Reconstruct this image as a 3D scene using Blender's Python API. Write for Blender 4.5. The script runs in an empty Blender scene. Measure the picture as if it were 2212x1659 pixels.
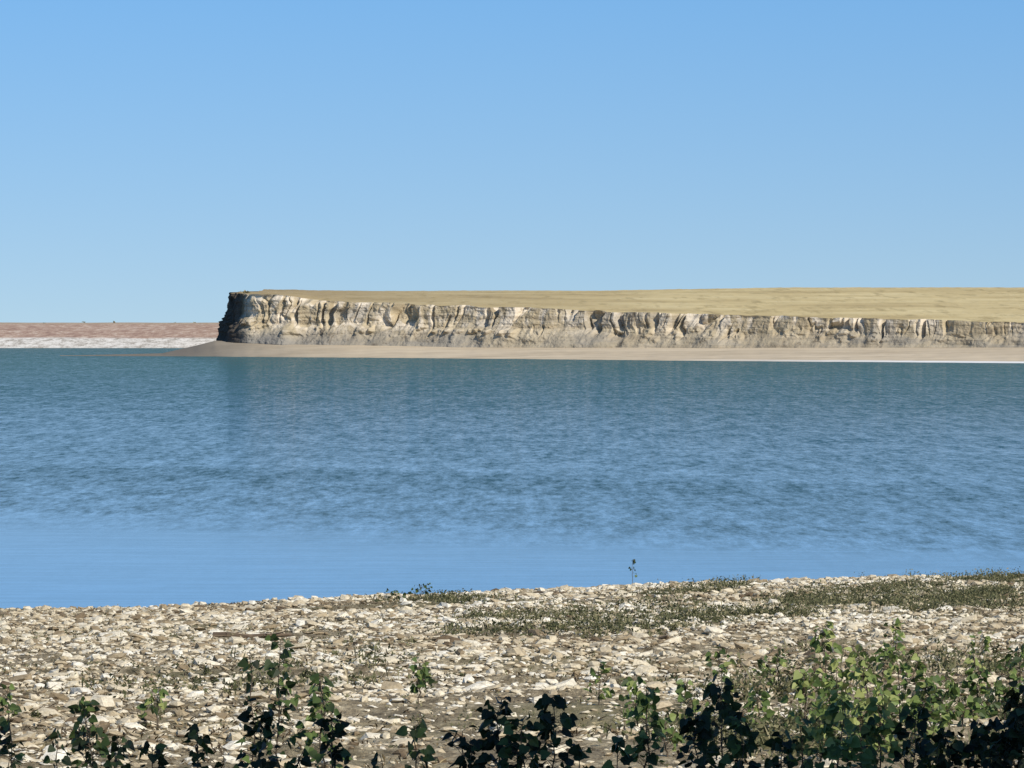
import bpy, math, numpy as np
from mathutils import Vector
rng=np.random.default_rng(7)
F=5680.0; H=6.0; YH=325.0
SUN_AZ=math.radians(137)   # compass style: from +Y clockwise
SUN_EL=math.radians(38)
sc=bpy.context.scene
sc.view_settings.view_transform='Standard'
try: sc.view_settings.look='None'
except: pass
sc.view_settings.exposure=0
# ---------------------------------------------------------------- helpers
def hsh(ix,iy,seed):
    n=(ix.astype(np.int64)*374761393+iy.astype(np.int64)*668265263+seed*1442695041)&0x7fffffff
    n=((n^(n>>13))*1274126177)&0x7fffffff
    n=(n^(n>>16))
    return (n%100003)/100003.0
def vn(x,y,seed=0):
    x=np.asarray(x,float);y=np.asarray(y,float)
    x,y=np.broadcast_arrays(x,y)
    ix=np.floor(x);iy=np.floor(y);fx=x-ix;fy=y-iy
    fx=fx*fx*(3-2*fx);fy=fy*fy*(3-2*fy)
    a=hsh(ix,iy,seed);b=hsh(ix+1,iy,seed);c=hsh(ix,iy+1,seed);d=hsh(ix+1,iy+1,seed)
    return (a*(1-fx)+b*fx)*(1-fy)+(c*(1-fx)+d*fx)*fy
def fbm(x,y,seed=0,o=4):
    s=0;a=.5;t=0
    for i in range(o):
        s=s+a*vn(np.asarray(x)*2**i,np.asarray(y)*2**i,seed+i*17);t+=a;a*=.5
    return s/t
def mesh_obj(name,verts,faces,mat,rnd=None,smooth=False,parent=None,loc=None):
    me=bpy.data.meshes.new(name)
    verts=np.asarray(verts,np.float32).reshape(-1,3)
    me.vertices.add(len(verts)); me.vertices.foreach_set('co',verts.ravel())
    if isinstance(faces,np.ndarray): faces=[faces]
    idx=np.concatenate([f.ravel() for f in faces]).astype(np.int32)
    tot=np.concatenate([np.full(len(f),f.shape[1]) for f in faces])
    st=np.concatenate([[0],np.cumsum(tot)[:-1]]).astype(np.int32)
    me.loops.add(len(idx)); me.loops.foreach_set('vertex_index',idx)
    me.polygons.add(len(tot)); me.polygons.foreach_set('loop_start',st)
    me.polygons.foreach_set('use_smooth',np.full(len(tot),smooth))
    me.update(calc_edges=True)
    if rnd is not None:
        at=me.attributes.new('rnd','FLOAT','POINT'); at.data.foreach_set('value',np.asarray(rnd,np.float32))
    me.materials.append(mat)
    ob=bpy.data.objects.new(name,me); sc.collection.objects.link(ob)
    if parent: ob.parent=parent
    if loc is not None: ob.location=loc
    return ob
def grid_faces(r,c):
    i=np.arange(r*c).reshape(r,c)
    return np.stack([i[:-1,:-1],i[:-1,1:],i[1:,1:],i[1:,:-1]],-1).reshape(-1,4)
class M:
    def __init__(s,name):
        s.m=bpy.data.materials.new(name); s.m.use_nodes=True
        s.nt=s.m.node_tree; s.nt.nodes.clear()
        s.out=s.n('ShaderNodeOutputMaterial')
    def n(s,t,**k):
        nd=s.nt.nodes.new(t)
        for a,b in k.items(): setattr(nd,a,b)
        return nd
    def l(s,a,b): s.nt.links.new(a,b)
    def inp(s,sock,v):
        if isinstance(v,bpy.types.NodeSocket): s.l(v,sock)
        else: sock.default_value=v
    def math(s,op,a,b=0.0,c=None,clamp=False):
        nd=s.n('ShaderNodeMath',operation=op,use_clamp=clamp)
        s.inp(nd.inputs[0],a); s.inp(nd.inputs[1],b)
        if c is not None: s.inp(nd.inputs[2],c)
        return nd.outputs[0]
    def pos(s): return s.n('ShaderNodeNewGeometry').outputs['Position']
    def noise(s,scale,vec=None,detail=4,rough=.55,sc_=1.0,dist=0):
        if vec is None: vec=s.pos()
        mp=s.n('ShaderNodeMapping'); s.l(vec,mp.inputs['Vector']); mp.inputs['Scale'].default_value=scale
        nz=s.n('ShaderNodeTexNoise'); s.l(mp.outputs[0],nz.inputs['Vector'])
        nz.inputs['Scale'].default_value=sc_; nz.inputs['Detail'].default_value=detail
        nz.inputs['Roughness'].default_value=rough; nz.inputs['Distortion'].default_value=dist
        return nz.outputs['Fac']
    def ramp(s,fac,stops,interp='LINEAR'):
        r=s.n('ShaderNodeValToRGB'); s.inp(r.inputs[0],fac)
        cr=r.color_ramp; cr.interpolation=interp
        while len(cr.elements)<len(stops): cr.elements.new(.5)
        for e,(p,c) in zip(cr.elements,stops):
            e.position=p; e.color=(c,c,c,1) if not isinstance(c,tuple) else (*c,1)
        return r.outputs[0]
    def mix(s,fac,a,b,mode='MIX'):
        nd=s.n('ShaderNodeMix',data_type='RGBA',blend_type=mode)
        s.inp(nd.inputs[0],fac)
        s.inp(nd.inputs[6],(*a,1) if isinstance(a,tuple) else a)
        s.inp(nd.inputs[7],(*b,1) if isinstance(b,tuple) else b)
        return nd.outputs[2]
    def attr(s,name='rnd'):
        a=s.n('ShaderNodeAttribute'); a.attribute_name=name; return a.outputs['Fac']
    def principled(s,col,rough=.9,spec=.2,bump=None,bs=.5,bd=.1):
        p=s.n('ShaderNodeBsdfPrincipled'); s.inp(p.inputs['Base Color'],(*col,1) if isinstance(col,tuple) else col)
        s.inp(p.inputs['Roughness'],rough); p.inputs['Specular IOR Level'].default_value=spec
        if bump is not None:
            b=s.n('ShaderNodeBump'); b.inputs['Strength'].default_value=bs; b.inputs['Distance'].default_value=bd
            s.l(bump,b.inputs['Height']); s.l(b.outputs[0],p.inputs['Normal'])
        s.l(p.outputs[0],s.out.inputs[0]); return p
def sepx(m,vec):
    x=m.n('ShaderNodeSeparateXYZ'); m.l(vec,x.inputs[0]); return x.outputs
# ---------------------------------------------------------------- world + sun
w=bpy.data.worlds.new("World"); sc.world=w; w.use_nodes=True
nt=w.node_tree; nt.nodes.clear()
o=nt.nodes.new('ShaderNodeOutputWorld'); bg=nt.nodes.new('ShaderNodeBackground')
sky=nt.nodes.new('ShaderNodeTexSky'); sky.sky_type='NISHITA'; sky.sun_disc=False
sky.sun_elevation=SUN_EL; sky.sun_rotation=SUN_AZ
sky.altitude=300; sky.air_density=1.0; sky.dust_density=0.3; sky.ozone_density=2.0
tc=nt.nodes.new('ShaderNodeTexCoord'); sp=nt.nodes.new('ShaderNodeSeparateXYZ'); cb=nt.nodes.new('ShaderNodeCombineXYZ')
nt.links.new(tc.outputs['Generated'],sp.inputs[0])
ab=nt.nodes.new('ShaderNodeMath');ab.operation='ABSOLUTE';nt.links.new(sp.outputs[2],ab.inputs[0])
ma=nt.nodes.new('ShaderNodeMath');ma.operation='MULTIPLY_ADD';ma.inputs[1].default_value=1.7;ma.inputs[2].default_value=0.125
nt.links.new(ab.outputs[0],ma.inputs[0])
nt.links.new(sp.outputs[0],cb.inputs[0]);nt.links.new(sp.outputs[1],cb.inputs[1]);nt.links.new(ma.outputs[0],cb.inputs[2])
nm=nt.nodes.new('ShaderNodeVectorMath');nm.operation='NORMALIZE';nt.links.new(cb.outputs[0],nm.inputs[0])
nt.links.new(nm.outputs[0],sky.inputs['Vector'])
# slight colour grade of the atmosphere: hazier low down, bluer higher up
mr=nt.nodes.new('ShaderNodeMapRange'); mr.inputs[1].default_value=0; mr.inputs[2].default_value=.065
nt.links.new(ab.outputs[0],mr.inputs[0])
tg=nt.nodes.new('ShaderNodeMix');tg.data_type='RGBA'
tg.inputs[6].default_value=(.93,.915,.88,1); tg.inputs[7].default_value=(.68,1.0,1.18,1)
nt.links.new(mr.outputs[0],tg.inputs[0])
tint=nt.nodes.new('ShaderNodeMix');tint.data_type='RGBA';tint.blend_type='MULTIPLY';tint.inputs[0].default_value=1
nt.links.new(tg.outputs[2],tint.inputs[7])
nt.links.new(sky.outputs[0],tint.inputs[6]);nt.links.new(tint.outputs[2],bg.inputs[0]); bg.inputs[1].default_value=0.125
nt.links.new(bg.outputs[0],o.inputs[0])
sd=Vector((math.sin(SUN_AZ)*math.cos(SUN_EL),math.cos(SUN_AZ)*math.cos(SUN_EL),math.sin(SUN_EL)))
L=bpy.data.lights.new('sun','SUN'); L.energy=4.8; L.angle=math.radians(.5); L.color=(1,.93,.82)
so=bpy.data.objects.new('sun',L); sc.collection.objects.link(so); so.rotation_euler=sd.to_track_quat('Z','Y').to_euler()
so.location=(0,-20,60)
# ---------------------------------------------------------------- camera
cd=bpy.data.cameras.new('camera'); co=bpy.data.objects.new('camera',cd); sc.collection.objects.link(co)
cd.sensor_width=36; cd.lens=36*F/1024; cd.clip_end=60000; cd.clip_start=.5
co.location=(0,0,H); co.rotation_euler=(math.radians(90)-math.atan(59/F),0,0); sc.camera=co
# ---------------------------------------------------------------- materials
m=M('lake_water'); P=m.pos(); s_=sepx(m,P)
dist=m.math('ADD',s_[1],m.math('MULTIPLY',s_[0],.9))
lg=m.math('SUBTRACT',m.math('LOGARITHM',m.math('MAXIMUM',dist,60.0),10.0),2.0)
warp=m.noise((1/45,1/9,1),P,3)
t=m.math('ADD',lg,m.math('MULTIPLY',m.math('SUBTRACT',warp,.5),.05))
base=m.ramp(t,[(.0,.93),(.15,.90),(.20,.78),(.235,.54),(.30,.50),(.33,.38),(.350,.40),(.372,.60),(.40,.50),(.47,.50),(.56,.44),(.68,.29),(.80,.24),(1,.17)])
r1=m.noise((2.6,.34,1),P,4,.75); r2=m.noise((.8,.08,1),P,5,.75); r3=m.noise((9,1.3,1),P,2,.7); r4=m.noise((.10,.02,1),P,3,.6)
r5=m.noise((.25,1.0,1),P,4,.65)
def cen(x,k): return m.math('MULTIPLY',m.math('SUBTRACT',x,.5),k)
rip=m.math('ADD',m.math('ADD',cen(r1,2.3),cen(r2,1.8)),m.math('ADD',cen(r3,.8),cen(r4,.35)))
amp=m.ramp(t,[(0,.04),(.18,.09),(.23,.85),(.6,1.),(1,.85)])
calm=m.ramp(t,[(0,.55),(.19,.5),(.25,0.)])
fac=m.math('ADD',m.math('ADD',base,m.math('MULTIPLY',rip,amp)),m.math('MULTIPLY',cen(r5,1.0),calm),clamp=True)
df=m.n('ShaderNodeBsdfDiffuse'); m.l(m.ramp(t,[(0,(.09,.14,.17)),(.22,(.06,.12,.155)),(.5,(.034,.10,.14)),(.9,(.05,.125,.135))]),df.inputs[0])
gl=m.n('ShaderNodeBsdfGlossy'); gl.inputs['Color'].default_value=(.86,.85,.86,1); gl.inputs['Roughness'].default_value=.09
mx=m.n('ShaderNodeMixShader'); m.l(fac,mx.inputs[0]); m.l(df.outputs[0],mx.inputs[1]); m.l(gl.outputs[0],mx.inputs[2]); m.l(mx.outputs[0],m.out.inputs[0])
WATER=m.m
# cliff
m=M('bluff_clay'); P=m.pos(); s_=sepx(m,P)
col=m.ramp(m.noise((.12,.12,.35),P,5,.6),[(.3,(.33,.265,.17)),(.5,(.45,.37,.24)),(.7,(.56,.47,.325))])
pale=m.ramp(m.noise((.25,.25,.12),P,4,.65,dist=.8),[(.48,0.),(.57,1.)])
col=m.mix(m.math('MULTIPLY',pale,m.ramp(m.math('DIVIDE',s_[2],12.0),[(.3,.15),(.55,.9)])),col,(.70,.61,.48))
strat=m.noise((.03,.03,1.3),P,4,.7)
col=m.mix(m.ramp(strat,[(.50,0.),(.62,.45)]),col,(.30,.235,.155))
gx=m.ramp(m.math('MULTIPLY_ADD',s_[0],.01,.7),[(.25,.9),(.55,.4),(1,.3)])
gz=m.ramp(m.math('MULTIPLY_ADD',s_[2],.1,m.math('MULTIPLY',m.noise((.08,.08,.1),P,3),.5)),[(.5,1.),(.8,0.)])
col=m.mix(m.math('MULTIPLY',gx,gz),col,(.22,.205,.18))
gpatch=m.ramp(m.noise((.05,.05,.25),P,4,.6),[(.52,0.),(.62,.5)])
col=m.mix(gpatch,col,(.28,.26,.225))
streak=m.ramp(m.noise((.55,.55,.12),P,5,.7,dist=.5),[(.59,0.),(.66,.7)])
col=m.mix(streak,col,(.14,.11,.08))
end_shade=m.ramp(m.math('MULTIPLY_ADD',s_[0],-.2,-10.2),[(0.,0.),(.5,.88)])  # shade of the left end face, painted into the clay colour
col=m.mix(end_shade,col,(.045,.038,.034))
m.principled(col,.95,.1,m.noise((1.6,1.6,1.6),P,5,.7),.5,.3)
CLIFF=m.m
m=M('golden_prairie_grass'); P=m.pos(); s_=sepx(m,P)
col=m.ramp(m.noise((.03,.012,1),P,5,.65),[(.3,(.38,.29,.145)),(.5,(.54,.43,.22)),(.7,(.65,.54,.30))])
col=m.mix(m.ramp(m.math('MULTIPLY_ADD',s_[0],.006,.4),[(.1,.85),(.62,0.)]),col,(.33,.25,.14))
col=m.mix(m.ramp(m.noise((.30,.016,1),P,5,.65),[(.54,0.),(.66,.6)]),col,(.29,.225,.11))
m.principled(col,.95,.05)
GOLD=m.m
m=M('beach_sand'); P=m.pos(); s_=sepx(m,P)
col=m.ramp(m.noise((.05,.1,.4),P,5,.6),[(.3,(.45,.36,.24)),(.7,(.64,.53,.375))])
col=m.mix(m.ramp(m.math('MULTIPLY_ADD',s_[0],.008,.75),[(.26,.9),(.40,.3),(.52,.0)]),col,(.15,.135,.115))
edge=m.math('MULTIPLY',m.ramp(s_[2],[(0.0,1.),(.14,1.),(.24,0.)]),m.ramp(m.math('MULTIPLY_ADD',s_[0],.01,.3),[(.55,0.),(.95,1.)]))
col=m.mix(edge,col,(.8,.78,.74))
m.principled(col,.95,.1)
BEACH=m.m
m=M('far_prairie'); P=m.pos(); s_=sepx(m,P)
z=m.math('ADD',s_[2],m.math('MULTIPLY',m.math('SUBTRACT',m.noise((.05,.05,.3),P,4,.7),.5),1.0))
red=m.ramp(m.noise((.35,.06,.5),P,6,.9),[(.38,(.26,.165,.125)),(.52,(.45,.31,.23)),(.62,(.62,.52,.41))])
wh=m.ramp(m.noise((.4,.15,.9),P,6,.9),[(.40,(.30,.26,.21)),(.5,(.62,.58,.51)),(.62,(.8,.76,.69))])
col=m.mix(m.ramp(m.math('DIVIDE',z,6.0),[(.40,0.),(.46,1.)]),wh,red)
col=m.mix(m.ramp(m.math('DIVIDE',s_[2],10.0),[(.60,0.),(.66,.8)]),col,(.40,.32,.22))
m.principled(col,.95,.05)
FAR=m.m
m=M('shore_gravel_soil'); P=m.pos()
col=m.ramp(m.noise((5,2,3),P,6,.8),[(.35,(.08,.062,.035)),(.5,(.25,.20,.125)),(.62,(.45,.375,.24)),(.75,(.62,.55,.40))])
col=m.mix(m.ramp(m.noise((.25,.09,1),P,5,.65),[(.5,0.),(.62,.6)]),col,(.18,.16,.08))
m.principled(col,.95,.1,m.noise((9,5,9),P,5,.7),1.,.06)
SOIL=m.m
m=M('pale_stone'); P=m.pos(); r=m.attr()
col=m.ramp(r,[(.0,(.15,.11,.07)),(.2,(.29,.225,.14)),(.42,(.50,.415,.28)),(.72,(.72,.64,.48)),(1,(.84,.79,.67))])
col=m.mix(.5,col,m.ramp(m.noise((24,24,24),P,4,.7),[(.35,(.36,.31,.23)),(.6,(.97,.95,.9))]),'MULTIPLY')
m.principled(col,.9,.15,m.noise((30,30,30),P,3),.5,.02)
STONE=m.m
def leafmat(name,stops,tr=.25,rough=.5):
    m=M(name); c=m.ramp(m.attr(),stops)
    p=m.n('ShaderNodeBsdfPrincipled'); m.l(c,p.inputs['Base Color']); p.inputs['Roughness'].default_value=rough; p.inputs['Specular IOR Level'].default_value=.25
    t_=m.n('ShaderNodeBsdfTranslucent'); m.l(c,t_.inputs[0]); x=m.n('ShaderNodeMixShader'); x.inputs[0].default_value=tr
    m.l(p.outputs[0],x.inputs[1]); m.l(t_.outputs[0],x.inputs[2]); m.l(x.outputs[0],m.out.inputs[0]); return m.m
LEAF=leafmat('cottonwood_leaf',[(0,(.014,.022,.011)),(.3,(.038,.06,.02)),(.55,(.085,.13,.036)),(.8,(.16,.22,.06)),(1,(.33,.36,.12))])
WEED=leafmat('weed_leaf',[(0,(.035,.042,.018)),(.35,(.11,.115,.05)),(.65,(.23,.21,.105)),(1,(.45,.37,.22))],.2,.7)
TWIG=leafmat('dry_debris',[(0,(.03,.02,.013)),(.6,(.12,.085,.045)),(1,(.36,.28,.15))],.05,.9)
m=M('bark_twig'); m.principled(m.ramp(m.noise((20,20,4)),[(.3,(.05,.038,.026)),(.7,(.14,.11,.08))]),.9,.1); BARK=m.m
m=M('weathered_driftwood'); m.principled(m.ramp(m.noise((4,30,30)),[(.3,(.06,.04,.03)),(.7,(.20,.15,.10))]),.9,.1); WOOD=m.m
# ---------------------------------------------------------------- water plane
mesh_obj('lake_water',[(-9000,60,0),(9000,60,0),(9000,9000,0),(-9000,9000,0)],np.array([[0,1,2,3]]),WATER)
# ---------------------------------------------------------------- near shore
def ground(x,y,rough=True):
    x=np.asarray(x,float);y=np.asarray(y,float)
    S=127.5+.72*np.clip(x,-60,60)+(fbm(x/6,x*0+3,5,3)-.5)*5
    s=S-y
    z=np.where(s<S-40,s*.0333*(87.5/np.maximum(S-40,1)),2.92)
    near=np.clip((33-y)/33,0,1)
    z=z+near*1.5
    if rough:
        k=np.clip((s+4)/10,0.15,1)
        z=z+((fbm(x/5,y/2.5,11,4)-.5)*.34+(fbm(x/.7,y/.5,23,3)-.5)*.12)*k
    return z
xs=np.concatenate([[-600,-300,-150,-80,-50,-35,-25],np.arange(-20,20.01,.2),[25,35,50,80,150,300,600]])
ys=np.concatenate([[-400,-100,-30,-10,0,8,16,22],np.arange(26,146,.2),[150,170,220]])
X,Y=np.meshgrid(xs,ys)
Z=ground(X,Y)
mesh_obj('gravel_shore',np.stack([X,Y,Z],-1),grid_faces(len(ys),len(xs)),SOIL,smooth=True)
def solve_d(py):
    k=(py-YH)/F
    lo,hi=34.,150.
    for _ in range(40):
        mid=(lo+hi)/2
        if (H-float(ground(0,mid,False)))/mid>k: lo=mid
        else: hi=mid
    return lo
# ---------------------------------------------------------------- stones
ph=(1+5**.5)/2
ico=np.array([(-1,ph,0),(1,ph,0),(-1,-ph,0),(1,-ph,0),(0,-1,ph),(0,1,ph),(0,-1,-ph),(0,1,-ph),(ph,0,-1),(ph,0,1),(-ph,0,-1),(-ph,0,1)])/np.sqrt(1+ph*ph)
icf=np.array([(0,11,5),(0,5,1),(0,1,7),(0,7,10),(0,10,11),(1,5,9),(5,11,4),(11,10,2),(10,7,6),(7,1,8),(3,9,4),(3,4,2),(3,2,6),(3,6,8),(3,8,9),(4,9,5),(2,4,11),(6,2,10),(8,6,7),(9,8,1)])
def sample_xy(n,d0=36,d1=142):
    d=np.sqrt(rng.random(n)*(d1*d1-d0*d0)+d0*d0)
    x=(rng.random(n)*2-1)*(d*.0901*1.12+1.2)
    return x,d
def stones(name,n,med,sig,mn,mxs,clump):
    x,y=sample_xy(n)
    keep=rng.random(n)<np.clip((fbm(x/3,y/4,41,4)-.5)*clump+.66,.12,1)
    S=127.5+.72*x+(fbm(x/6,x*0+3,5,3)-.5)*5
    keep&=(y<S+.6)
    x=x[keep];y=y[keep];n=len(x)
    sz=np.clip(med*(.66+y/220)*np.exp(rng.normal(0,sig,n)),mn,mxs)/2
    v=ico[None]*(1+(rng.random((n,12,1))-.5)*.6)
    sc3=np.stack([sz*(.8+.8*rng.random(n)),sz*(.6+.5*rng.random(n)),sz*(.25+.40*rng.random(n))],-1)
    v=v*sc3[:,None]
    tl=(rng.random(n)-.5)*.7; c,s=np.cos(tl)[:,None],np.sin(tl)[:,None]
    vx=v[...,0]*c-v[...,2]*s; vz=v[...,0]*s+v[...,2]*c; vy=v[...,1]
    a=rng.random(n)*6.283; c,s=np.cos(a)[:,None],np.sin(a)[:,None]
    V=np.stack([vx*c-vy*s+x[:,None],vx*s+vy*c+y[:,None],vz+(ground(x,y)+sc3[:,2]*.3)[:,None]],-1)
    f=(icf[None]+(np.arange(n)*12)[:,None,None]).reshape(-1,3)
    r=np.clip(rng.beta(1.8,1.4,n)+ (fbm(x/4,y/5,77,3)-.5)*.7,0,1)
    mesh_obj(name,V.reshape(-1,3),f,STONE,rnd=np.repeat(r,12))
stones('shore_stones',270000,.056,.55,.018,.28,2.6)
# ---------------------------------------------------------------- weeds
def weedmass(name,x,y,h,nb,wid,seedtone,spread=.12,mat=None,flat=1.0):
    n=len(x)
    X=np.repeat(x,nb)+rng.normal(0,1,n*nb)*np.repeat(h,nb)*spread*3
    Yv=np.repeat(y,nb)+rng.normal(0,1,n*nb)*np.repeat(h,nb)*spread*3
    Hh=np.repeat(h,nb)*(.4+.6*rng.random(n*nb))
    Z0=ground(X,Yv)-.01
    a=rng.random(n*nb)*6.283; lean=Hh*(.15+.6*rng.random(n*nb))*flat
    dx=np.cos(a);dy=np.sin(a); px,py=-dy,dx
    ww=wid*(.6+.8*rng.random(n*nb))
    b=np.stack([X,Yv,Z0],-1)
    def pt(t,side,hh):
        return np.stack([X+dx*lean*t**1.5+px*ww*side,Yv+dy*lean*t**1.5+py*ww*side,Z0+Hh*hh],-1)
    V=np.stack([b,pt(.55,.5,.6),pt(1,0,1),pt(.55,-.5,.62)],1)
    f=np.arange(n*nb*4).reshape(-1,4)
    r=np.clip(np.repeat(seedtone,nb)+rng.normal(0,.14,n*nb),0,1)
    mesh_obj(name,V.reshape(-1,3),f,mat or WEED,rnd=np.repeat(r,4))
def leafweeds(name,x,y,h,nb,size,tone):
    """broad-leaved low weeds: small leaves scattered through a little mound"""
    n=len(x); N=n*nb; hr=np.repeat(h,nb)
    cx=np.repeat(x,nb)+rng.normal(0,.45,N)*hr; cy=np.repeat(y,nb)+rng.normal(0,.45,N)*hr
    cz=ground(cx,cy)+hr*rng.random(N)**1.2+.005
    a=rng.normal(0,1,(N,3));a/=np.linalg.norm(a,axis=1)[:,None]
    b=np.cross(a,rng.normal(0,1,(N,3)));b/=np.linalg.norm(b,axis=1)[:,None]
    s=(size*(.6+.8*rng.random(N)))[:,None]; c=np.stack([cx,cy,cz],-1)
    V=np.stack([c-a*s,c+b*s*.45,c+a*s,c-b*s*.45],1)
    r=np.clip(np.repeat(tone,nb)+rng.normal(0,.16,N),0,1)
    mesh_obj(name,V.reshape(-1,3),np.arange(N*4).reshape(-1,4),WEED,rnd=np.repeat(r,4))
def onshore(x,y): return y<127.5+.72*x+(fbm(x/6,x*0+3,5,3)-.5)*5-.2
PX=1024/2212
def band(pts,n,jit):
    pts=np.array(pts,float)*PX
    t=rng.random(n); u=np.interp(t,np.linspace(0,1,len(pts)),pts[:,0]); v=np.interp(t,np.linspace(0,1,len(pts)),pts[:,1])
    dd=np.array([solve_d(a) for a in np.linspace(560,760,60)])
    d=np.interp(v,np.linspace(560,760,60),dd)
    x=(u-512)/F*d+rng.normal(0,.35,n)
    d=d+rng.normal(0,1,n)*jit
    return x,d
x,y=sample_xy(40000); k=(rng.random(len(x))<np.clip((fbm(x/3,y/5,95,4)-.38)*3,0.1,1))&onshore(x,y); x,y=x[k],y[k]
weedmass('dry_debris',x,y,.03+.05*rng.random(len(x)),4,.018,np.clip(.42+rng.normal(0,.25,len(x)),0,1),.5,TWIG,4.0)
x,y=sample_xy(12000); k=(rng.random(len(x))<np.clip((fbm(x/4,y/6,91,4)-.48)*4,0.05,1))&onshore(x,y); x,y=x[k],y[k]
leafweeds('low_weeds',x,y,.03+.06*rng.random(len(x)),8,.018,np.clip(.5+rng.normal(0,.18,len(x)),0,1))
A=[]
for pts,n,j in [([(1000,1374),(1300,1370),(1650,1350),(2000,1325),(2212,1300)],1200,1.6),
              ([(1500,1352),(1750,1342),(2000,1322),(2212,1300)],1400,1.6),
              ([(1700,1318),(2000,1290),(2212,1275)],1400,3.5),
              ([(820,1296),(900,1296),(1010,1306)],420,1.0),
              ([(1380,1300),(1500,1290),(1600,1280)],350,1.8),
              ([(1950,1350),(2212,1330)],500,2.5),
              ([(1000,1340),(1500,1320)],400,4),
              ([(100,1500),(500,1480),(900,1460)],180,5),
              ([(1500,1500),(1800,1480),(2212,1440)],500,3),
              ([(1500,1600),(1900,1600),(2212,1540)],600,2)]:
    a,b=band(pts,n,j); A.append((a,b))
x=np.concatenate([a for a,b in A]); y=np.concatenate([b for a,b in A]); k=onshore(x,y)&(y>37)&(rng.random(len(x))<np.clip((fbm(x/1.3,y/2.5,93,3)-.44)*7,.04,1)); x,y=x[k],y[k]
h_=.05+.22*rng.random(len(x))**2.0
leafweeds('shore_weeds',x,y,h_,26,.026,np.clip(.38+rng.normal(0,.17,len(x)),0,1))
weedmass('shore_grass',x[::3],y[::3],h_[::3]*1.2,7,.018,np.clip(.5+rng.normal(0,.17,len(x[::3])),0,1),.28)
# ---------------------------------------------------------------- saplings
hl=np.array([(0,0),(.26,-.07),(.46,.10),(.44,.36),(.24,.70),(0,1.0)])
def tube(p0,p1,r0,r1,k=5):
    p0=np.array(p0,float);p1=np.array(p1,float);d=p1-p0;d/=np.linalg.norm(d)+1e-9
    a=np.cross(d,[0.3,1,0.2]);a/=np.linalg.norm(a);b=np.cross(d,a)
    t=np.linspace(0,2*np.pi,k,endpoint=False)
    ring=np.cos(t)[:,None]*a+np.sin(t)[:,None]*b
    V=np.concatenate([p0+ring*r0,p1+ring*r1])
    f=np.array([(i,(i+1)%k,k+(i+1)%k,k+i) for i in range(k)])
    return V,f
def sapling(u,d,ytop,wpx,nl,tone,leaf=.075,name='cottonwood_sapling',low=.15,nst=None):
    x0=(u-512)/F*d; z0=float(ground(x0,d)); ht=max(H-(ytop-YH)/F*d-z0,.15); W=wpx/F*d
    root=bpy.data.objects.new(name,None); sc.collection.objects.link(root); root.location=(x0,d,z0)
    SV=[];SF=[];off=0; LV=[];LR=[]
    nst=nst or max(1,int(round(W/.28)))
    stems=[]
    for s in range(nst):
        bx=(s-(nst-1)/2)*W/max(nst,1)*.75+rng.normal(0,.02); by=rng.normal(0,.06)
        hh=ht*(1 if s==nst//2 else .6+.35*rng.random())
        p=np.array([bx*.5,by,-.03]); path=[p]
        K=7
        for k in range(1,K+1):
            p=np.array([bx*(.5+.5*k/K)+rng.normal(0,.012),by+rng.normal(0,.015),hh*k/K*.97]); path.append(p)
        stems.append((path,hh))
        for k in range(K):
            V,f=tube(path[k],path[k+1],.007*(1-k/K*.7),.007*(1-(k+1)/K*.7)); SV.append(V);SF.append(f+off);off+=len(V)
    for i in range(nl):
        path,hh=stems[rng.integers(nst)]
        t=low+(1-low)*rng.random()**.8
        q=t*(len(path)-1); k=min(int(q),len(path)-2); a=path[k]*(1-(q-k))+path[k+1]*(q-k)
        ang=rng.random()*6.283
        rad=W/2/max(1,nst**.6)*(1.05-.65*t)*(.25+.75*rng.random())
        c=a+np.array([math.cos(ang)*rad,math.sin(ang)*rad,rad*.35+rng.normal(0,.02)])
        V,f=tube(a,c,.0022,.0015,3); SV.append(V);SF.append(f+off);off+=len(V)
        L_=leaf*(.5+.65*rng.random())
        dirv=np.array([math.cos(ang)+rng.normal(0,.5),math.sin(ang)+rng.normal(0,.5),-.55+rng.normal(0,.6)]);dirv/=np.linalg.norm(dirv)
        sd_=np.cross(dirv,[rng.normal(0,.9),rng.normal(0,.9)-.6,.6]);sd_/=np.linalg.norm(sd_);nn=np.cross(sd_,dirv)
        fold=.18+.15*rng.random()
        R=np.array([c+L_*(dirv*yy+sd_*xx+nn*xx*fold) for xx,yy in hl])
        Lf=np.array([c+L_*(dirv*yy-sd_*xx+nn*xx*fold) for xx,yy in hl])
        LV.append(R);LV.append(Lf[::-1]); LR.append(np.clip(tone+rng.normal(0,.18),0,1))
    V=np.concatenate(SV)
    mesh_obj('stems',V,[np.concatenate(SF)],BARK,parent=root)
    V=np.concatenate(LV); f=np.arange(len(V)).reshape(-1,6)
    mesh_obj('leaves',V,f,LEAF,rnd=np.repeat(np.array(LR),12),parent=root)
    return root
def sp2(x,ytop,ybase,w,nl,tone,leaf=.072,low=.1,nst=None):
    if ybase>=2000: d=ybase-2000
    else: d=solve_d(ybase*PX)
    sapling(x*PX,d,ytop*PX,w*PX,nl,tone,leaf,low=low,nst=nst)
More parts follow.
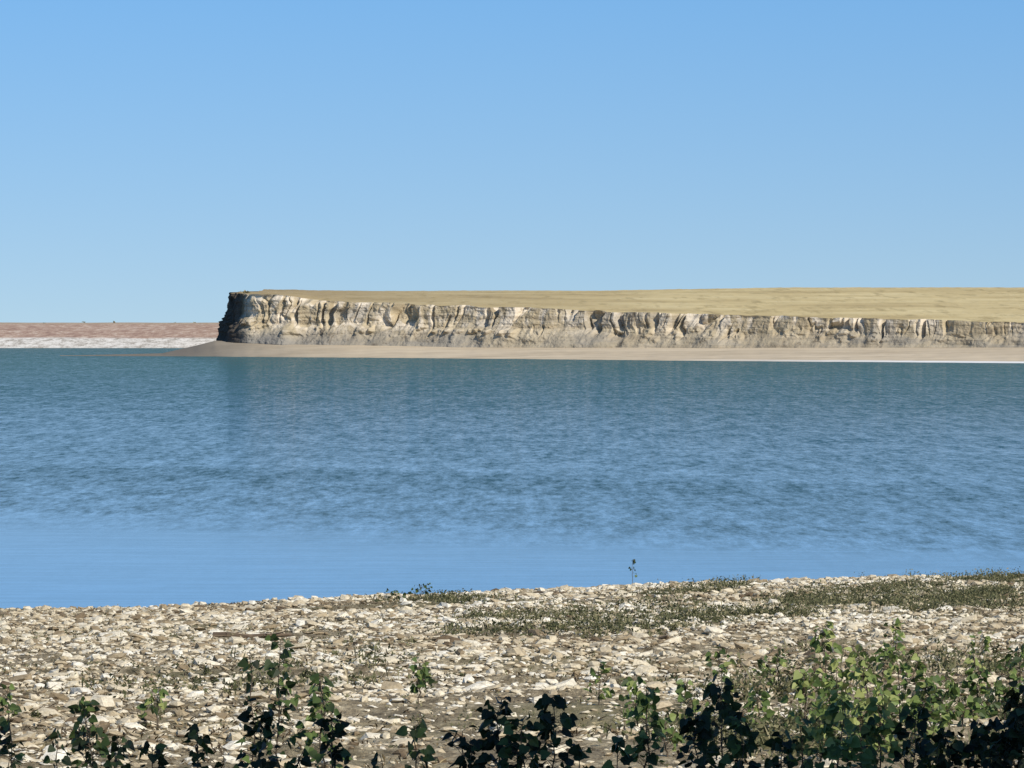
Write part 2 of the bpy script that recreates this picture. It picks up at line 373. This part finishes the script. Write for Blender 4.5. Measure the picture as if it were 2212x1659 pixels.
for a in [(45,1555,2033,100,50,.15),(20,1600,2034,80,30,.2),(120,1580,2034,90,40,.15),(180,1515,2035,110,66,.5),(195,1570,2033.5,100,44,.15),(250,1590,2034,90,40,.2),(330,1610,2034,90,30,.2),  # near saplings: lowest tones put tree shade into the leaf colour
          (420,1565,2034,80,44,.15),(480,1630,2034,80,16,.2),(565,1515,2034,110,90,.08),(600,1372,2036,110,60,.45),(545,1405,2036,90,30,.4),(700,1455,2036,95,60,.55),(718,1550,2034,95,70,.1),
          (640,1620,2034,80,20,.2),(830,1625,2034,70,16,.3),(890,1562,2035,70,30,.4),(985,1575,2033.5,90,50,.1),(1075,1505,2033.5,130,90,.1),(1185,1500,2033.5,140,110,.12),(1130,1550,2033.5,150,80,.3),(1020,1590,2033.5,110,60,.1),
          (1260,1610,2034,70,20,.3),(1390,1475,2036,100,85,.6),(1340,1600,2034,70,22,.4),(1500,1525,2034,110,90,.1),(1560,1465,2035,130,120,.18),(1600,1550,2034,120,80,.35),
          (1700,1580,2034,100,70,.2),(1740,1540,2035,80,40,.5),(1795,1490,2035.5,150,110,.7),(1880,1520,2035,150,120,.65),(1960,1530,2034,130,100,.25),(1830,1590,2034,140,80,.65),
          (2050,1580,2034,140,120,.12),(2130,1560,2034,140,130,.08),(2200,1480,2034.5,120,140,.05),(2180,1550,2033.5,150,140,.04),(2120,1600,2033.5,160,120,.05),(2000,1610,2033.5,160,100,.1),(2212,1530,2033.5,100,120,.03)]:
    sp2(*a)
for a in [(15,1490,1555,60,22,.6),(335,1492,1560,90,34,.75),(905,1430,1520,70,40,.7),(1290,1430,1525,75,30,.65),(1375,1470,1570,90,50,.7),(1560,1400,1530,80,45,.65),
          (1680,1395,1465,80,30,.75),(1655,1430,1480,60,22,.75),(1785,1345,1560,90,85,.8),(1830,1400,1570,120,100,.85),(1890,1395,1590,130,110,.8),(1960,1400,1600,120,90,.75),(1880,1500,1640,150,110,.9),
          (1930,1345,1470,80,45,.75),(2030,1450,1600,120,80,.7),(2090,1440,1590,120,90,.6),(2110,1370,1470,90,40,.85),(2160,1420,1560,110,80,.6),(2205,1400,1540,90,60,.6),
          (2000,1480,1620,120,90,.7),(700,1480,1600,80,36,.65),(1480,1460,1560,70,25,.7),(1450,1560,1640,80,30,.65),(1740,1450,1600,110,70,.8),(1800,1500,1645,120,80,.85),(1640,1500,1600,90,40,.7)]:
    sp2(*a)
for (x,yt,yb,wd,nl) in [(1366,1206,1272,22,14),(905,1262,1300,80,30),(850,1278,1300,60,20),(1490,1262,1285,30,10),(2080,1250,1275,40,16)]:
    d=solve_d(yb*PX)*.995; sapling(x*PX,d,yt*PX,wd*PX,nl,.35,.07,name='shore_weed_stalk',low=.3,nst=1)
def drift(x,y,Lpx,ang,rad=.04):
    d=solve_d(y*PX); X0=(x*PX-512)/F*d; Ln=Lpx*PX/F*d
    V=[];Fc=[];off=0
    p=np.array([-Ln/2,0,.03]); K=6
    for k in range(K):
        q=np.array([-Ln/2+Ln*(k+1)/K,rng.normal(0,.04),.03+rng.normal(0,.015)])
        v,f=tube(p,q,rad*(1-.1*k),rad*(1-.1*(k+1)),7);V.append(v);Fc.append(f+off);off+=len(v);p=q
    for _ in range(2):
        t=rng.random()*Ln-Ln/2
        v,f=tube((t,0,.04),(t+.2,rng.normal(0,.15),.10),.014,.004,5);V.append(v);Fc.append(f+off);off+=len(v)
    ob=mesh_obj('driftwood_log',np.concatenate(V),[np.concatenate(Fc)],WOOD,loc=(X0,d,float(ground(X0,d))+.02))
    ob.rotation_euler=(0,0,ang)
for a in [(545,1366,170,.1,.05),(600,1324,50,.3,.03),(1190,1292,70,-.1,.03),(1010,1312,50,.2,.03)]: drift(*a)
# ---------------------------------------------------------------- shade tree beside the viewpoint
def tree(x0,y0,ht,cr,name):
    z0=float(ground(x0,y0)); root=bpy.data.objects.new(name,None); sc.collection.objects.link(root); root.location=(x0,y0,z0)
    V=[];Fc=[];off=0;tips=[]
    p=np.array([0,0,-.2])
    for k in range(6):
        q=np.array([rng.normal(0,.08),rng.normal(0,.08),ht*.75*(k+1)/6]); v,f=tube(p,q,.26*(1-k*.13),.26*(1-(k+1)*.13),9);V.append(v);Fc.append(f+off);off+=len(v)
        if k>=1:
            for j in range(4):
                a=rng.random()*6.283; e=q+np.array([math.cos(a)*cr*.75,math.sin(a)*cr*.75,ht*.14+rng.random()*ht*.08])*(.6+.4*rng.random())
                v,f=tube(q,e,.08,.02,6);V.append(v);Fc.append(f+off);off+=len(v);tips.append(e);tips.append((q+e)/2)
        p=q
    mesh_obj('trunk_and_limbs',np.concatenate(V),[np.concatenate(Fc)],BARK,parent=root)
    tips=np.array(tips); N=20000
    c=tips[rng.integers(len(tips),size=N)]+rng.normal(0,.5,(N,3))
    c=c[np.hypot(c[:,0],c[:,1])<cr*1.1]; N=len(c)
    a=rng.normal(0,1,(N,3));a/=np.linalg.norm(a,axis=1)[:,None];b=np.cross(a,rng.normal(0,1,(N,3)));b/=np.linalg.norm(b,axis=1)[:,None]
    s=.11
    Vv=np.stack([c-a*s,c+b*s*.7,c+a*s,c-b*s*.7],1)
    mesh_obj('crown_leaves',Vv.reshape(-1,3),np.arange(N*4).reshape(-1,4),LEAF,rnd=np.repeat(rng.random(N)*.6,4),parent=root)
tree(8.6,26.0,10.0,3.2,'cottonwood_tree')
tree(5.4,23.5,9.5,2.2,'cottonwood_tree')
# ---------------------------------------------------------------- bluff
bluff=bpy.data.objects.new('eroded_bluff',None); sc.collection.objects.link(bluff)
rim_u=np.array([266,246,237,230,232,240,250,278,310,345,463,648,787,1024,1300,1700])
rim_d=np.array([1500,1270,1190,1158,1138,1120,1108,1104,1101,1098,1085,1063,1047,1020,985,940.])
rim_y=np.array([292,292.3,292.6,293,293.2,293.6,294,294.5,299.5,302.5,306,312.5,317,321.8,324,325.])
toe_y=np.array([348,348,346,341,340.5,341,342,344,345.5,346.5,347.5,348,348,347.5,347,347.])
tal=np.array([.5,.5,.5,.5,.55,.6,.75,.9,1,1,1,1,1,1,1,1.])
rx=(rim_u-512)/F*rim_d; rz=H-(rim_y-YH)/F*rim_d; tz=H-(toe_y-YH)/F*rim_d
seg=np.hypot(np.diff(rx),np.diff(rim_d)); sl=np.concatenate([[0],np.cumsum(seg)])
sA=np.concatenate([np.arange(0,300,1.5),np.arange(300,sl[-1],.14)])
su=np.arange(0,sl[-1],.5)
def smooth(a,wd):
    v=np.interp(su,sl,a); k=np.ones(wd)/wd; pv=np.pad(v,wd//2,mode='edge'); v2=np.convolve(pv,k,'valid')[:len(su)]; return np.interp(sA,su,v2)
bx,by=smooth(rx,9),smooth(rim_d,9); bz,tzz=smooth(rz,9),smooth(tz,13); tl_=smooth(tal,13)
tx=np.gradient(bx,sA);ty=np.gradient(by,sA);ln=np.hypot(tx,ty);tx/=ln;ty/=ln
nx,ny=ty,-tx
if ny[-10]>0: nx,ny=-nx,-ny
hgt=bz-tzz
R=90; v=np.concatenate([np.arange(0,1,1/R),[1.0]])
VV,SS=np.meshgrid(v,sA,indexing='ij')
Hh=hgt[None]*np.ones_like(VV); Zz=bz[None]-VV*Hh
kn=.52+.5*(fbm(SS/7,0*SS,3,4)-.5)
prof=np.where(VV<kn,VV*.16,kn*.16+(VV-kn)*.95)
outw=prof*Hh*tl_[None]
def ridged(x,y,seed,o=4): return 1-np.abs(2*fbm(x,y,seed,o)-1)
def warpS(k): return SS+k*(fbm(SS/6,Zz/4,707,3)-.5)
W1=warpS(3.2)
g1=(fbm(SS/9+VV*.3,Zz/30,101,4)-.5)*3.8
cm=np.clip((fbm(SS/12,SS*0,777,4)-.42)*8,.08,1)
cm2=np.clip((fbm(SS/7,Zz/8,778,4)-.43)*7,.0,1)
g2=-(np.clip(ridged(W1/4.2,Zz/14,131,3)-.85,0,1)*7.)*2.6*cm
g6=-(np.clip(ridged(W1/1.9,Zz/9,137,3)-.86,0,1)*7.)*.8*cm2
g3=(fbm(W1/1.4,Zz/5,151,4)-.5)*.6
g4=(fbm(SS/18,Zz/.9,171,4)-.5)*.7
g5=(fbm(SS/.6,Zz/.5,191,3)-.5)*.4
top=np.clip(VV/.04,0,1); low=np.clip((1.0-VV)/.3,0.12,1); up=np.clip((.68-VV+.7*(fbm(SS/3,SS*0,717,3)-.5))/.25,.0,1)
hs=np.clip(Hh/9,.5,1)
disp=(g1*low+g2*up+g6*up+g3*np.clip(up+.2,0,1)*top+g4*low*top+g5*top)*hs
disp+=np.clip((VV-.5)/.5,0,1)*(fbm(SS/5,Zz*0,211,3)-.5)*2.4*(1-np.clip((VV-.9)/.1,0,1)*.6)
bl=np.clip(fbm(SS/2.2,Zz/1.6,811,3)-.56,0,1)*6*np.clip(1-np.abs(VV-.6)/.3,0,1)
disp+=bl*hs
outw=outw+disp
CX=bx[None]+nx[None]*outw; CY=by[None]+ny[None]*outw
jz=(fbm(sA/5,sA*0,221,3)-.5)*.6
Zz=Zz+jz[None]*(1-VV)
Zz[-1]-=.8
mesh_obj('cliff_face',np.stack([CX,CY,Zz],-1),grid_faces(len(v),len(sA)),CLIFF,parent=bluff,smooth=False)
rxv,ryv,rzv=CX[0],CY[0],Zz[0]
inx,iny=bx-nx*5.5,by-ny*5.5
kk=np.ones(31)/31
def sm2(a): return np.convolve(np.pad(a,15,mode='edge'),kk,'valid')
inx,iny=sm2(inx),sm2(iny)
nT=60; tt=np.linspace(0,1,nT)**1.6
ub=inx/iny*F+512
by2=1500.
back_u=np.clip(ub,270,None)
back_x=(back_u-512)/F*by2
byimg=np.interp(back_u,[266,602,700,787,1024,1700],[291.8,291.6,289.8,288.2,288.0,288.0])
back_z=H-(byimg-YH)/F*by2
GX=inx[None]*(1-tt[:,None])+back_x[None]*tt[:,None]
GY=iny[None]*(1-tt[:,None])+np.maximum(by2,iny+1)[None]*tt[:,None]
pf=1-(1-tt)**1.7
z0_=sm2(bz)+.25
GZ=z0_[None]*(1-pf[:,None])+back_z[None]*pf[:,None]
GZ+=(fbm(GX/40,GY/40,301,3)-.5)*.7*np.sin(np.pi*tt)[:,None]+(fbm(GX/3,GY/9,311,3)-.5)*.3
GX=np.vstack([rxv,GX]);GY=np.vstack([ryv,GY]);GZ=np.vstack([rzv,GZ])
mesh_obj('prairie_grass_top',np.stack([GX,GY,GZ],-1),grid_faces(nT+1,len(sA)),GOLD,parent=bluff,smooth=True)
bxx=np.linspace(-64,420,60); EX=np.stack([bxx,bxx*1.6,bxx*3]); EY=np.stack([bxx*0+1499,bxx*0+2200,bxx*0+5000]); e0=np.interp(bxx,back_x[np.argsort(back_x)],back_z[np.argsort(back_x)])
EZ=np.stack([e0-.05,e0-2,e0-8]); mesh_obj('prairie_hinterland',np.stack([EX,EY,EZ],-1),grid_faces(3,60),GOLD,parent=bluff)
# beach
bu=np.concatenate([np.arange(60,300,1.5),np.arange(300,1700,4)])
dw=np.interp(bu,[60,162,227,463,700,1024,1400,1700],[1103,1092,1075,1017,947,888,840,815])+(fbm(bu/30,bu*0,401,3)-.5)*8
dt=np.interp(bu,[60,200,227,246,463,1024,1700],[1106,1106,1110,1106,1081,1015,935])
zt=np.interp(bu,[60,90,162,180,199,215,246,278,463,700,1024,1700],[.02,.12,.45,1.25,2.1,2.9,2.7,2.4,1.75,1.7,1.95,2.3])
rows=[]
for k in np.linspace(-.25,1,26):
    d=dw+(dt-dw)*k; z=zt*np.sign(k)*np.abs(k)**(1.25 if k>0 else 1)
    z=np.where(k>0,z+.04+(fbm(bu/12,bu*0+k*9,411,3)-.5)*.3*np.sin(np.pi*k),-.35+0*z)
    rows.append(np.stack([(bu-512)/F*d,d,z],-1))
for q,dz in [(8,.0),(25,.5),(45,1.0)]:
    d=dt+q; z=np.where(bu<236,zt*(1-dz)-dz*.6,zt-.2*dz); rows.append(np.stack([(bu-512)/F*d,d,z],-1))
mesh_obj('sandy_beach',np.stack(rows),grid_faces(len(rows),len(bu)),BEACH,smooth=True)
# ---------------------------------------------------------------- far shore
fx=np.concatenate([np.linspace(-7000,-400,30),np.arange(-395,100,2.),np.linspace(110,7000,30)])
prof=[(1470,-.4),(1482,0),(1488,.9),(1496,1.9),(1502,2.6),(1510,2.9),(1560,4.2),(1630,5.6),(1700,6.6),(1760,6.75),(2500,6.3),(6000,5.6),(20000,5)]
rows=[]
for i,(d,z) in enumerate(prof):
    wob=(fbm(fx/35,fx*0+i,501,4)-.5)
    rows.append(np.stack([fx*(1 if d<6000 else 2.5),d+wob*8,z+wob*(.5 if z>1 else .05)],-1))
mesh_obj('far_shore',np.stack(rows),grid_faces(len(rows),len(fx)),FAR,smooth=True)
n=6; x=np.array([-119,-128,-95,-140,-84,-101.]); y=np.full(n,1700.); z=np.full(n,6.3); hh=rng.uniform(.25,.5,n); hh[0]=.9;hh[1]=.7
x=np.concatenate([x,np.linspace(-53.0,-51.8,10)]);y=np.concatenate([y,np.full(10,1120.)]);z=np.concatenate([z,np.full(10,12.1)]);hh=np.concatenate([hh,rng.uniform(.3,.6,10)])
n=len(x);nb=24
c=np.stack([np.repeat(x,nb)+rng.normal(0,.2,n*nb),np.repeat(y,nb)+rng.normal(0,.3,n*nb),np.repeat(z,nb)+rng.random(n*nb)*np.repeat(hh,nb)],-1)
a=rng.normal(0,.12,(n*nb,3));b=rng.normal(0,.12,(n*nb,3))
mesh_obj('distant_scrub',np.stack([c-a,c+b,c+a,c-b],1).reshape(-1,3),np.arange(n*nb*4).reshape(-1,4),WEED,rnd=np.repeat(.5+rng.random(n*nb)*.5,4))
print('DONE',sl[-1])
